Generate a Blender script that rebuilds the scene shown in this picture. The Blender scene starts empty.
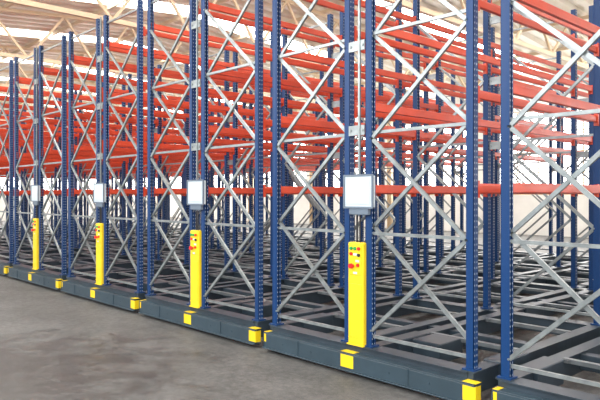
import bpy, bmesh, math, random
from mathutils import Vector, Matrix
random.seed(4)
S=bpy.context.scene
COL=S.collection
S.view_settings.view_transform='Standard'
# ---------------------------------------------------------------- materials
def mat(name,col,rough=.5,metal=0.0,var=0.08,scale=6.0,bump=0.0,emit=None,estr=0,spec=.5):
    m=bpy.data.materials.new(name); m.use_nodes=True
    nt=m.node_tree; b=nt.nodes['Principled BSDF']
    tc=nt.nodes.new('ShaderNodeTexCoord'); n=nt.nodes.new('ShaderNodeTexNoise')
    n.inputs['Scale'].default_value=scale; n.inputs['Detail'].default_value=4
    nt.links.new(tc.outputs['Object'],n.inputs['Vector'])
    r=nt.nodes.new('ShaderNodeValToRGB')
    r.color_ramp.elements[0].position=.3; r.color_ramp.elements[1].position=.7
    r.color_ramp.elements[0].color=[c*(1-var) for c in col]+[1]
    r.color_ramp.elements[1].color=[min(1,c*(1+var)) for c in col]+[1]
    nt.links.new(n.outputs['Fac'],r.inputs['Fac'])
    nt.links.new(r.outputs['Color'],b.inputs['Base Color'])
    b.inputs['Roughness'].default_value=rough; b.inputs['Metallic'].default_value=metal
    b.inputs['Specular IOR Level'].default_value=spec
    if emit:
        b.inputs['Emission Color'].default_value=list(emit)+[1]; b.inputs['Emission Strength'].default_value=estr
    return m
M={}
M['galv']=mat('galvanised_steel',(.27,.30,.305),.32,.55,.25,10)
M['zinc']=mat('dull_zinc_steel',(.15,.17,.18),.42,.4,.2,9)
M['slate']=mat('slate_painted_steel',(.028,.043,.058),.42,.0,.2,5)
M['slate2']=mat('slate_bumper_steel',(.032,.055,.073),.36,.0,.15,5)
M['beam']=mat('orange_red_paint',(.64,.072,.030),.28,0,.12,3)
M['yellow']=mat('yellow_paint',(.86,.60,.012),.4,0,.05,8)
M['white']=mat('white_enamel',(.55,.62,.67),.35,0,.02,8)
M['grey']=mat('pale_grey_plastic',(.13,.17,.22),.45,0,.05,8)
M['black']=mat('black_rubber',(.02,.02,.022),.6)
M['red']=mat('red_button',(.75,.02,.02),.3)
M['green']=mat('green_button',(.02,.35,.08),.3)
M['cream']=mat('cream_painted_steel',(.66,.52,.35),.6,0,.08,2)
M['wall']=mat('pale_wall_paint',(.85,.84,.81),.8,0,.06,1.2)
M['roofs']=mat('corrugated_roof_sheet',(.80,.73,.61),.5,0,.08,1.0)
M['glow']=mat('frosted_daylight_glass',(.9,.93,.95),.4,emit=(1,.98,.95),estr=9.0)
M['glass']=mat('bright_window_glass',(.9,.93,.95),.4,emit=(1,1,1),estr=7)
M['steel']=mat('worn_rail_steel',(.35,.34,.33),.35,.7,.2,10)

def blue_mat():
    m=bpy.data.materials.new('blue_perforated_paint'); m.use_nodes=True
    nt=m.node_tree; N=nt.nodes; L=nt.links; b=N['Principled BSDF']
    def math_(op,a,c=None,d=None):
        n=N.new('ShaderNodeMath'); n.operation=op
        for i,v in enumerate((a,c,d)):
            if v is None: continue
            if isinstance(v,(int,float)): n.inputs[i].default_value=v
            else: L.new(v,n.inputs[i])
        return n.outputs[0]
    tc=N.new('ShaderNodeTexCoord'); sx=N.new('ShaderNodeSeparateXYZ'); L.new(tc.outputs['Object'],sx.inputs[0])
    sn=N.new('ShaderNodeSeparateXYZ'); L.new(tc.outputs['Normal'],sn.inputs[0])
    zf=math_('SUBTRACT',math_('FRACT',math_('DIVIDE',sx.outputs['Z'],.05)),.5)
    zz=math_('MULTIPLY',zf,.05)
    nx=math_('GREATER_THAN',math_('ABSOLUTE',sn.outputs['X']),.5)
    ya=math_('SUBTRACT',math_('ABSOLUTE',sx.outputs['Y']),.017)
    w=math_('ADD',math_('MULTIPLY',ya,nx),math_('SUBTRACT',1,nx))
    d=math_('SQRT',math_('ADD',math_('POWER',math_('ABSOLUTE',math_('MULTIPLY',w,1.6)),2),math_('POWER',math_('ABSOLUTE',zz),2)))
    hole=math_('LESS_THAN',d,.0095)
    mx=N.new('ShaderNodeMix'); mx.data_type='RGBA'
    L.new(hole,mx.inputs[0]); mx.inputs[6].default_value=(.005,.038,.135,1); mx.inputs[7].default_value=(.32,.38,.46,1)
    L.new(mx.outputs[2],b.inputs['Base Color']); b.inputs['Roughness'].default_value=.38
    b.inputs['Specular IOR Level'].default_value=.3
    return m
M['blue']=blue_mat()

def floor_mat():
    m=bpy.data.materials.new('stained_concrete'); m.use_nodes=True
    nt=m.node_tree; N=nt.nodes; L=nt.links; b=N['Principled BSDF']
    tc=N.new('ShaderNodeTexCoord')
    n1=N.new('ShaderNodeTexNoise'); n1.inputs['Scale'].default_value=1.3; n1.inputs['Detail'].default_value=14; n1.inputs['Roughness'].default_value=.75
    n2=N.new('ShaderNodeTexNoise'); n2.inputs['Scale'].default_value=12; n2.inputs['Detail'].default_value=14; n2.inputs['Roughness'].default_value=.9
    for n in (n1,n2): L.new(tc.outputs['Object'],n.inputs['Vector'])
    r=N.new('ShaderNodeValToRGB'); e=r.color_ramp.elements
    e[0].position=.38; e[0].color=(.088,.088,.085,1); e[1].position=.60; e[1].color=(.142,.141,.136,1)
    L.new(n1.outputs['Fac'],r.inputs['Fac'])
    r2=N.new('ShaderNodeValToRGB'); r2.color_ramp.elements[0].position=.42; r2.color_ramp.elements[0].color=(.60,.60,.60,1)
    r2.color_ramp.elements[1].position=.58; r2.color_ramp.elements[1].color=(1.2,1.2,1.2,1)
    L.new(n2.outputs['Fac'],r2.inputs['Fac'])
    mx=N.new('ShaderNodeMix'); mx.data_type='RGBA'; mx.blend_type='MULTIPLY'; mx.inputs[0].default_value=1
    L.new(r.outputs['Color'],mx.inputs[6]); L.new(r2.outputs['Color'],mx.inputs[7])
    damp=None
    for c,rad in (((-6.6,-2.6,0),2.4),((-4.2,-2.6,0),1.3)):
        ds=N.new('ShaderNodeVectorMath'); ds.operation='DISTANCE'; L.new(tc.outputs['Object'],ds.inputs[0]); ds.inputs[1].default_value=c
        mm=N.new('ShaderNodeMath'); mm.operation='DIVIDE'; L.new(ds.outputs['Value'],mm.inputs[0]); mm.inputs[1].default_value=rad
        if damp is None: damp=mm.outputs[0]
        else:
            k=N.new('ShaderNodeMath'); k.operation='MINIMUM'; L.new(damp,k.inputs[0]); L.new(mm.outputs[0],k.inputs[1]); damp=k.outputs[0]
    n3=N.new('ShaderNodeTexNoise'); n3.inputs['Scale'].default_value=2.2; n3.inputs['Detail'].default_value=14; n3.inputs['Roughness'].default_value=.75
    L.new(tc.outputs['Object'],n3.inputs['Vector'])
    ad=N.new('ShaderNodeMath'); ad.operation='MULTIPLY_ADD'; L.new(n3.outputs['Fac'],ad.inputs[0]); ad.inputs[1].default_value=3.0; L.new(damp,ad.inputs[2])
    mr=N.new('ShaderNodeMapRange'); mr.inputs[1].default_value=1.85; mr.inputs[2].default_value=2.35; mr.inputs[3].default_value=1; mr.inputs[4].default_value=0
    L.new(ad.outputs[0],mr.inputs[0])
    m2=N.new('ShaderNodeMix'); m2.data_type='RGBA'; m2.blend_type='MULTIPLY'; L.new(mr.outputs[0],m2.inputs[0]); L.new(mx.outputs[2],m2.inputs[6]); m2.inputs[7].default_value=(.52,.52,.52,1)
    L.new(m2.outputs[2],b.inputs['Base Color'])
    rr=N.new('ShaderNodeMapRange'); rr.inputs[3].default_value=.62; rr.inputs[4].default_value=.33
    L.new(mr.outputs[0],rr.inputs[0]); L.new(rr.outputs[0],b.inputs['Roughness'])
    bp=N.new('ShaderNodeBump'); bp.inputs['Strength'].default_value=.3; bp.inputs['Distance'].default_value=.02
    L.new(n2.outputs['Fac'],bp.inputs['Height']); L.new(bp.outputs[0],b.inputs['Normal'])
    return m
M['floor']=floor_mat()

# ---------------------------------------------------------------- mesh helpers
def bx(bm,c,s,bev=0,mi=0):
    r=bmesh.ops.create_cube(bm,size=1)
    for v in r['verts']:
        v.co=Vector((v.co.x*s[0]+c[0],v.co.y*s[1]+c[1],v.co.z*s[2]+c[2]))
    fs=set(f for v in r['verts'] for f in v.link_faces)
    for f in fs: f.material_index=mi
    if bev:
        es=set(e for v in r['verts'] for e in v.link_edges)
        bmesh.ops.bevel(bm,geom=list(es),offset=bev,segments=2,affect='EDGES',profile=.5)
def bar(bm,a,b,w,h,up=Vector((0,0,1))):
    a=Vector(a);b=Vector(b);d=b-a;L=d.length;d.normalize()
    s=d.cross(up)
    if s.length<1e-4: s=d.cross(Vector((1,0,0)))
    s.normalize(); u=s.cross(d)
    r=bmesh.ops.create_cube(bm,size=1)
    mid=(a+b)/2
    for v in r['verts']:
        c=v.co.copy(); v.co=mid+d*c.x*L+s*c.y*w+u*c.z*h
def chan(bm,a,b,h=.036,dp=.024,t=.004):
    a=Vector(a);b=Vector(b);d=(b-a).normalized(); y=Vector((0,1,0)); u=d.cross(y).normalized()
    bar(bm,a,b,t,h)
    for s in (-1,1):
        o=u*s*(h/2-t/2)+y*dp/2
        bar(bm,a+o,b+o,dp,t)
def cyl(bm,c,r,h,axis='Y',seg=16,r2=None):
    q=bmesh.ops.create_cone(bm,cap_ends=True,segments=seg,radius1=r,radius2=r if r2 is None else r2,depth=h)
    rot={'Y':Matrix.Rotation(math.pi/2,3,'X'),'X':Matrix.Rotation(math.pi/2,3,'Y'),'Z':Matrix.Identity(3)}[axis]
    for v in q['verts']: v.co=rot@v.co+Vector(c)
def prof(bm,pts,z0,z1,t=.004):
    for (x0,y0),(x1,y1) in zip(pts,pts[1:]):
        d=Vector((x1-x0,y1-y0,0)); L=d.length; d.normalize(); s=Vector((-d.y,d.x,0)); m=Vector(((x0+x1)/2,(y0+y1)/2,(z0+z1)/2))
        r=bmesh.ops.create_cube(bm,size=1)
        for v in r['verts']:
            c=v.co.copy(); v.co=m+d*c.x*(L+t)+s*c.y*t+Vector((0,0,c.z*(z1-z0)))
def mesh(name,fn,mats):
    bm=bmesh.new(); fn(bm); bmesh.ops.recalc_face_normals(bm,faces=bm.faces)
    me=bpy.data.meshes.new(name); bm.to_mesh(me); bm.free()
    for m in (mats if isinstance(mats,(list,tuple)) else [mats]): me.materials.append(M[m])
    return me
def ob(name,me,loc=(0,0,0),par=None,rot=None,**kw):
    o=bpy.data.objects.new(name,me); COL.objects.link(o); o.location=loc
    if rot: o.rotation_euler=rot
    if par: o.parent=par
    for k,v in kw.items(): o[k]=v
    return o

# ---------------------------------------------------------------- rack constants
PIT=2.89; TOP=4.8; BAY=2.7; NB=4; LEV=(1.86,2.68,3.48,4.34); Z0=.30
XO=1.28; XI=.145; XC=(XO+XI)/2; XH=(XO-XI)/2
XS=(-XO,-XI,XI,XO)
BL,BR=-1.335,1.41
def f_upright(bm):
    pts=[(-.034,.014),(-.034,.030),(-.012,.034),(.038,.034),(.038,-.034),(-.012,-.034),(-.034,-.030),(-.034,-.014)]
    prof(bm,pts,Z0,TOP)
    bx(bm,(0,0,Z0+.004),(.12,.12,.014))
    bx(bm,(.0,.0,TOP+.002),(.08,.075,.006))
me_up=mesh('upright',f_upright,'blue')
def brace(bm,double):
    w=2*XH-.06; a=-w/2;b=w/2
    def zig(z,P,s,y):
        while z+P<TOP-.03:
            chan(bm,(a if s else b,y,z),(b if s else a,y,z+P))
            for xx,zz in (((a if s else b),z),((b if s else a),z+P)): cyl(bm,(xx,y-.006,zz),.010,.014,seg=8)
            z+=P; s=not s
    zig(Z0+.16,.95,True,-.026)
    if double: zig(Z0+.24,.95,False,.006)
    for z in ((Z0+.10,1.42,2.42,3.40,TOP-.12) if double else (Z0+.10,2.5,TOP-.12)): chan(bm,(a,-.006,z),(b,-.006,z),.030)
me_br=mesh('diagonal_bracing',lambda b:brace(b,True),'galv')
me_br1=mesh('diagonal_bracing_single',lambda b:brace(b,False),'galv')
def f_beam(bm):
    L=BAY-.08
    bx(bm,(0,BAY/2,-.008),(.040,L,.068),.006)
    bx(bm,(-.012,BAY/2,.030),(.018,L,.022),.004)
    for y in (.045,BAY-.045):
        bx(bm,(.028,y,-.01),(.010,.07,.15)); bx(bm,(.0,y,-.01),(.05,.006,.14))
me_beam=mesh('load_beam',f_beam,'beam')
LEN=BAY*NB
def f_chassis(bm):
    for x in XS:
        bx(bm,(x,LEN/2,.19),(.10,LEN+.12,.19),.008)
        bx(bm,(x,LEN/2,.291),(.14,LEN+.13,.012))
    for i in range(NB+1):
        bx(bm,(0,i*BAY+.0,.20),(2.56,.14,.17),.005)
        bx(bm,(0,i*BAY+.0,.288),(2.57,.19,.010))
    for i in range(NB):
        bx(bm,(0,i*BAY+BAY/2,.20),(2.5,.12,.15),.005)
        for s in (-1,1):
            bx(bm,(s*XO,i*BAY+.6,.2),(.19,.5,.22),.01); bx(bm,(s*XI,i*BAY+.6,.2),(.17,.5,.22),.01)
    bx(bm,(.42,.75,.20),(.34,.42,.20),.01); cyl(bm,(.42,1.05,.2),.09,.26,'Y')
me_ch=mesh('chassis',f_chassis,'slate')
def f_cross(bm):
    bx(bm,(0,0,.282),(1.04,.06,.04),.003)
    for x in (-.48,.48): bx(bm,(x,0,.28),(.06,.09,.03))
me_cr=mesh('pallet_support_bar',f_cross,'zinc')
def f_bump(bm):
    cx=(BL+BR)/2; L=BR-BL-.02
    bx(bm,(cx,-.14,.135),(L,.040,.16),.006)
    bx(bm,(cx,-.115,.222),(L,.09,.014),.003)
    bx(bm,(cx,-.135,.052),(L,.10,.012),.003)
    for x in (-1.0,-.55,.5,.95): cyl(bm,(x,-.162,.135),.010,.010,seg=8)
    for x in (-.75,.72): bx(bm,(x,-.142,.135),(.012,.05,.162))
    for x in XS: bx(bm,(x,-.095,.16),(.08,.06,.14))
me_bu=mesh('front_bumper',f_bump,'slate2')
def f_mark(bm):
    bx(bm,(-.03,-.1405,.14),(.17,.042,.125),.001); bx(bm,(-.03,-.115,.2295),(.17,.09,.002),0)
me_mk=mesh('bumper_mark',f_mark,'yellow')
def f_cap(bm):
    bx(bm,(.01,-.1405,.14),(.12,.042,.125),.002)
    bx(bm,(.01,-.115,.2305),(.13,.091,.003),.001)
    bx(bm,(.073,-.12,.14),(.005,.08,.130),.001)
me_cp=mesh('bumper_corner_cap',f_cap,'yellow')
def f_cap2(bm):
    bx(bm,(.03,-.1405,.165),(.035,.042,.09),.001)
    bx(bm,(.035,-.115,.2305),(.05,.091,.003),.001)
me_cp2=mesh('bumper_edge_cap',f_cap2,'yellow')
def f_endp(bm):
    bx(bm,(.012,-.12,.13),(.012,.10,.17),.003)
me_ep=mesh('bumper_end_plate',f_endp,'slate')
def f_pil(bm):
    bx(bm,(0,0,.81),(.205,.10,1.03),.012)
    bx(bm,(0,-.052,1.15),(.165,.008,.30),.003)
    bx(bm,(0,-.052,.64),(.165,.006,.54),.002)
    bx(bm,(0,0,.30),(.215,.13,.012))
    for x,z in ((-.088,.37),(.088,.37),(-.088,1.30),(.088,1.30)): cyl(bm,(x,-.053,z),.006,.008,seg=8)
me_pi=mesh('control_pillar',f_pil,'yellow')
def f_btn(bm):
    cyl(bm,(0,0,0),.017,.016); cyl(bm,(0,-.009,0),.014,.010)
me_gb=mesh('push_button',f_btn,'green'); me_rb=mesh('push_button_red',f_btn,'red'); me_bb=mesh('push_button_black',f_btn,'black')
def f_es(bm):
    cyl(bm,(0,.0,0),.015,.03); cyl(bm,(0,-.022,0),.028,.018,r2=.024)
me_es=mesh('emergency_stop_button',f_es,'red')
def f_lab(bm): bx(bm,(0,0,0),(.05,.003,.022))
me_lb=mesh('label_plate',f_lab,'white')
def f_box(bm):
    bx(bm,(0,0,.235),(.37,.045,.31),.008)
    bx(bm,(0,-.026,.235),(.31,.008,.25),.004)
me_bx=mesh('junction_cabinet',f_box,'white')
def f_rim(bm):
    for b in (.395,.075): bx(bm,(0,-.025,b),(.385,.014,.018))
    for a in (-.186,.186): bx(bm,(a,-.025,.235),(.018,.014,.33))
me_rm=mesh('cabinet_rim',f_rim,'grey')
def f_tray(bm):
    bx(bm,(.0,.0,.035),(.25,.045,.065),.008)
    for i in range(3): cyl(bm,(-.07+i*.06,0,-.005),.010,.02,'Z',10)
me_ty=mesh('cable_gland_box',f_tray,'grey')
def f_con(bm):
    cyl(bm,(0,0,1.46),.010,.28,'Z',10); cyl(bm,(.04,0,1.46),.008,.28,'Z',10)
me_cn=mesh('power_cable',f_con,'black')
def f_con2(bm):
    bx(bm,(0,0,(2.0+TOP)/2),(.022,.02,TOP-2.0))
me_c2=mesh('cable_trunking',f_con2,'galv')
def f_sp(bm):
    bx(bm,(0,0,0),(.21,.012,.10)); bx(bm,(0,.01,.04),(.21,.03,.012)); bx(bm,(0,.01,-.04),(.21,.03,.012))
    for x in (-.08,.08): cyl(bm,(x,-.01,0),.014,.012,seg=8)
me_sp=mesh('row_spacer',f_sp,'galv')
me_wh=mesh('wheel',lambda b:(cyl(b,(0,0,.085),.075,.05,'Y',20),cyl(b,(0,0,.085),.03,.09,'Y',12)),'steel')

NU=11
for k in range(NU):
    X0=-1.28-PIT*k
    top=bpy.data.objects.new('mobile_pallet_rack',None); COL.objects.link(top); top.location=(X0,0,0)
    top.empty_display_size=.3
    top['label']="double mobile pallet rack, blue uprights, orange-red beams, yellow control pillar"
    top['category']="pallet rack"; top['group']="row of mobile pallet racks"
    ob('chassis',me_ch,(0,0,0),top); ob('front_bumper',me_bu,(0,0,0),top)
    ob('bumper_mark',me_mk,(0,0,0),top,label="yellow painted mark on the bumper")
    ob('bumper_corner_cap',me_cp,(BR-.07,0,0),top,label="yellow corner cap")
    ob('bumper_end_plate',me_ep,(BL,0,0),top)
    ob('bumper_corner_cap',me_cp2,(BL+.004,0,0),top,label="narrow yellow corner cap")
    for side in (-1,1):
        cx=side*XC
        for i in range(NB+1):
            fr=ob('upright_frame',me_br if i<1 else me_br1,(cx,i*BAY,0),top)
            for s2 in (-1,1):
                ob('upright',me_up,(s2*XH,0,0),fr,rot=(0,0,0 if s2>0 else math.pi),label="blue perforated steel upright")
        for x,r in ((cx-XH,math.pi),(cx+XH,0)):
            for z in LEV:
                for i in range(NB):
                    ob('load_beam',me_beam,(x,i*BAY+(BAY if r else 0),z),top,rot=(0,0,r))
        for i in range(NB):
            for q in (.95,2.1):
                ob('pallet_support_bar',me_cr,(cx,i*BAY+q,0),top)
    for i in range(NB):
        for x in XS: ob('wheel',me_wh,(x,i*BAY+.6,0),top)
    for i in range(NB+1):
        for z in (2.45,3.3,4.1): ob('row_spacer',me_sp,(0,i*BAY-(.045 if i==0 else 0),z),top)
    p=ob('control_pillar',me_pi,(.015,-.03,0),top,label="yellow control pillar with push buttons")
    for x,z,m_ in ((-.05,1.265,me_gb),(.0,1.265,me_gb),(.05,1.265,me_rb),(-.05,1.21,me_rb),(.05,1.20,me_bb),(.04,1.10,me_rb)):
        ob('push_button',m_,(x,-.061,z),p)
    ob('emergency_stop_button',me_es,(-.03,-.07,1.09),p)
    for z,x in ((1.205,0),(1.14,.03),(1.02,.0)): ob('label_plate',me_lb,(x,-.058,z),p)
    j=ob('junction_cabinet',me_bx,(.065,-.075,1.60),top,label="white junction cabinet with grey rim")
    ob('cabinet_rim',me_rm,(0,0,0),j); ob('cable_gland_box',me_ty,(0,0,0),j)
    ob('power_cable',me_cn,(0,-.04,0),top)
    ob('cable_trunking',me_c2,(.04,-.05,0),top)

# ---------------------------------------------------------------- setting
XL,XR,YF,YB=-46,14,-7,22
fl=mesh('floor',lambda bm:bx(bm,((XL+XR)/2,(YF-8+YB)/2,-.1),(XR-XL,YB-YF+8,.2)),'floor')
ob('floor',fl,kind='structure',label="grey stained concrete floor",category="floor")
def f_rail(bm): bx(bm,(0,0,.006),(PIT*NU+3,.06,.012),.002)
me_rl=mesh('floor_rail',f_rail,'steel')
for i in range(NB):
    ob('floor_rail',me_rl,(-1.31-PIT*(NU-1)/2,i*BAY+.6,0),label="flat worn steel rail set in the concrete floor",category="rail",group="floor rails")
RY=(YF+YB)/2
def rz(y): return 7.2+1.2*(1-abs(y-RY)/(YB-RY))
def in_sky(x): 
    q=(x-XL)%6.0
    return 2.4<q<3.4
def f_roof(bm):
    ys=(YF,RY,YB); prev=None; x=XL; seq=((0.0,0),(.22,0),(.28,.14),(.48,.14),(.54,0))
    xs=[]
    while x<XR:
        for dx,o in seq[:-1]: xs.append((x+dx,o))
        x+=.6
    px=None
    for x,off in xs:
        row=[bm.verts.new((x,y,rz(y)+off)) for y in ys]
        if prev and not in_sky((x+px)/2):
            for a in range(2): bm.faces.new((prev[a],row[a],row[a+1],prev[a+1]))
        prev=row; px=x
me_rf=mesh('ceiling',f_roof,'roofs')
ob('ceiling',me_rf,kind='structure',label="beige corrugated sheet roof",category="roof")
def f_sky(bm):
    for ya,yb in ((YF,RY),(RY,YB)):
        v=[bm.verts.new(p) for p in ((-.9,ya,rz(ya)+.15),(.9,ya,rz(ya)+.15),(.9,yb,rz(yb)+.15),(-.9,yb,rz(yb)+.15))]
        bm.faces.new(v)
me_sk=mesh('window_skylight',f_sky,'glow')
wn=1
for i in range(10):
    ob('window_%d'%wn,me_sk,(XL+6*i+2.9,0,0),kind='structure',label="translucent roof skylight strip",category="skylight"); wn+=1
def f_truss(bm):
    zb=6.3
    bar(bm,(0,YF,zb),(0,YB,zb),.12,.12)
    bar(bm,(0,YF,rz(YF)-.2),(0,RY,rz(RY)-.2),.10,.10); bar(bm,(0,RY,rz(RY)-.2),(0,YB,rz(YB)-.2),.10,.10)
    n=12; st=(YB-YF)/n
    for i in range(n):
        y=YF+i*st; m=y+st/2
        bar(bm,(0,y,zb),(0,m,rz(m)-.2),.07,.07); bar(bm,(0,m,rz(m)-.2),(0,y+st,zb),.07,.07)
me_tr=mesh('roof_truss',f_truss,'cream')
for i in range(10):
    ob('roof_truss',me_tr,(XL+3+6*i-2.0,0,0),label="cream painted steel lattice roof truss",category="roof truss",group="roof trusses")
def f_pur(bm): bx(bm,((XL+XR)/2,0,0),(XR-XL,.06,.12))
me_pu=mesh('roof_purlin',f_pur,'cream')
y=YF+.6
while y<YB:
    ob('roof_purlin',me_pu,(0,y,rz(y)-.08),label="cream steel purlin under the roof sheets",category="purlin",group="roof purlins"); y+=2.8
def f_col(bm):
    bx(bm,(0,0,3.15),(.02,.28,6.3)); bx(bm,(-.13,0,3.15),(.02,.3,6.3)); bx(bm,(.13,0,3.15),(.02,.3,6.3)); bx(bm,(0,0,.01),(.4,.4,.02))
me_cl=mesh('steel_column',f_col,'cream')
for i in range(10):
    for yy in (YF+.3,YB-.4):
        ob('steel_column',me_cl,(XL+1+6*i,yy,0),label="cream steel I-section column under a roof truss",category="column",group="steel columns")
def wallband(bm,horiz):
    if horiz:
        cx=(XL+XR)/2; L=XR-XL
        bx(bm,(cx,YB+.1,.9),(L,.2,1.8)); bx(bm,(cx,YB+.1,6.4),(L,.2,1.6))
        x=XL
        while x<XR: bx(bm,(x+.5,YB+.1,3.7),(1.0,.2,3.8)); x+=6
    else:
        cy=(YF+YB)/2; L=YB-YF
        bx(bm,(XL-.1,cy,.9),(.2,L,1.8)); bx(bm,(XL-.1,cy,7.2),(.2,L,3.2))
        y=YF
        while y<YB: bx(bm,(XL-.1,y+.5,3.7),(.2,1.0,3.8)); y+=6
ob('wall_back',mesh('wall_back',lambda b:wallband(b,True),'wall'),kind='structure',label="pale painted warehouse wall",category="wall")
ob('wall_left',mesh('wall_left',lambda b:wallband(b,False),'wall'),kind='structure',label="pale painted warehouse wall",category="wall")
def f_win(bm):
    bx(bm,(0,0,3.7),(5,.03,3.8),0,0)
    for i in range(6): bx(bm,(-2.5+i,0,3.7),(.06,.08,3.8),0,1)
    for z in (1.83,2.8,3.7,4.6,5.57): bx(bm,(0,0,z),(5,.08,.06),0,1)
me_wi=mesh('window_pane',f_win,['glass','cream'])
x=XL
while x<XR:
    ob('window_%d'%wn,me_wi,(x+3.5,YB+.08,0),kind='structure',label="tall bright multi-pane window",category="window"); wn+=1; x+=6
y=YF
while y<YB-1:
    ob('window_%d'%wn,me_wi,(XL-.08,y+3.5,0),rot=(0,0,math.pi/2),kind='structure',label="tall bright multi-pane window",category="window"); wn+=1; y+=6

# ---------------------------------------------------------------- light
w=bpy.data.worlds.new('w'); S.world=w; w.use_nodes=True
bg=w.node_tree.nodes['Background']; bg.inputs[0].default_value=(.95,.97,1,1); bg.inputs[1].default_value=1.25
def area(loc,tgt,sx,sy,e,c=(1,1,1)):
    l=bpy.data.lights.new('front_fill','AREA'); l.shape='RECTANGLE'; l.size=sx; l.size_y=sy; l.energy=e; l.color=c
    o=bpy.data.objects.new('front_fill',l); COL.objects.link(o); o.location=loc
    o.rotation_euler=(Vector(tgt)-Vector(loc)).to_track_quat('-Z','Y').to_euler()
area((-8,-9,6),(-9,2,1.5),24,4,1600)  # unseen area lamp carrying the daylight from the open front
area((6,-9,5),(-6,2,1.8),6,4,800)  # unseen fill lamp added at right to brighten the uprights' right-facing sides
# ---------------------------------------------------------------- camera
cam=bpy.data.cameras.new('camera'); co=bpy.data.objects.new('camera',cam); COL.objects.link(co)
cam.sensor_width=36; cam.lens=37.2; cam.shift_y=-5/600; cam.clip_end=300
co.location=(0,-4.73,1.8)
f=Vector((-.730,.683,0)); co.rotation_euler=f.to_track_quat('-Z','Y').to_euler()
S.camera=co
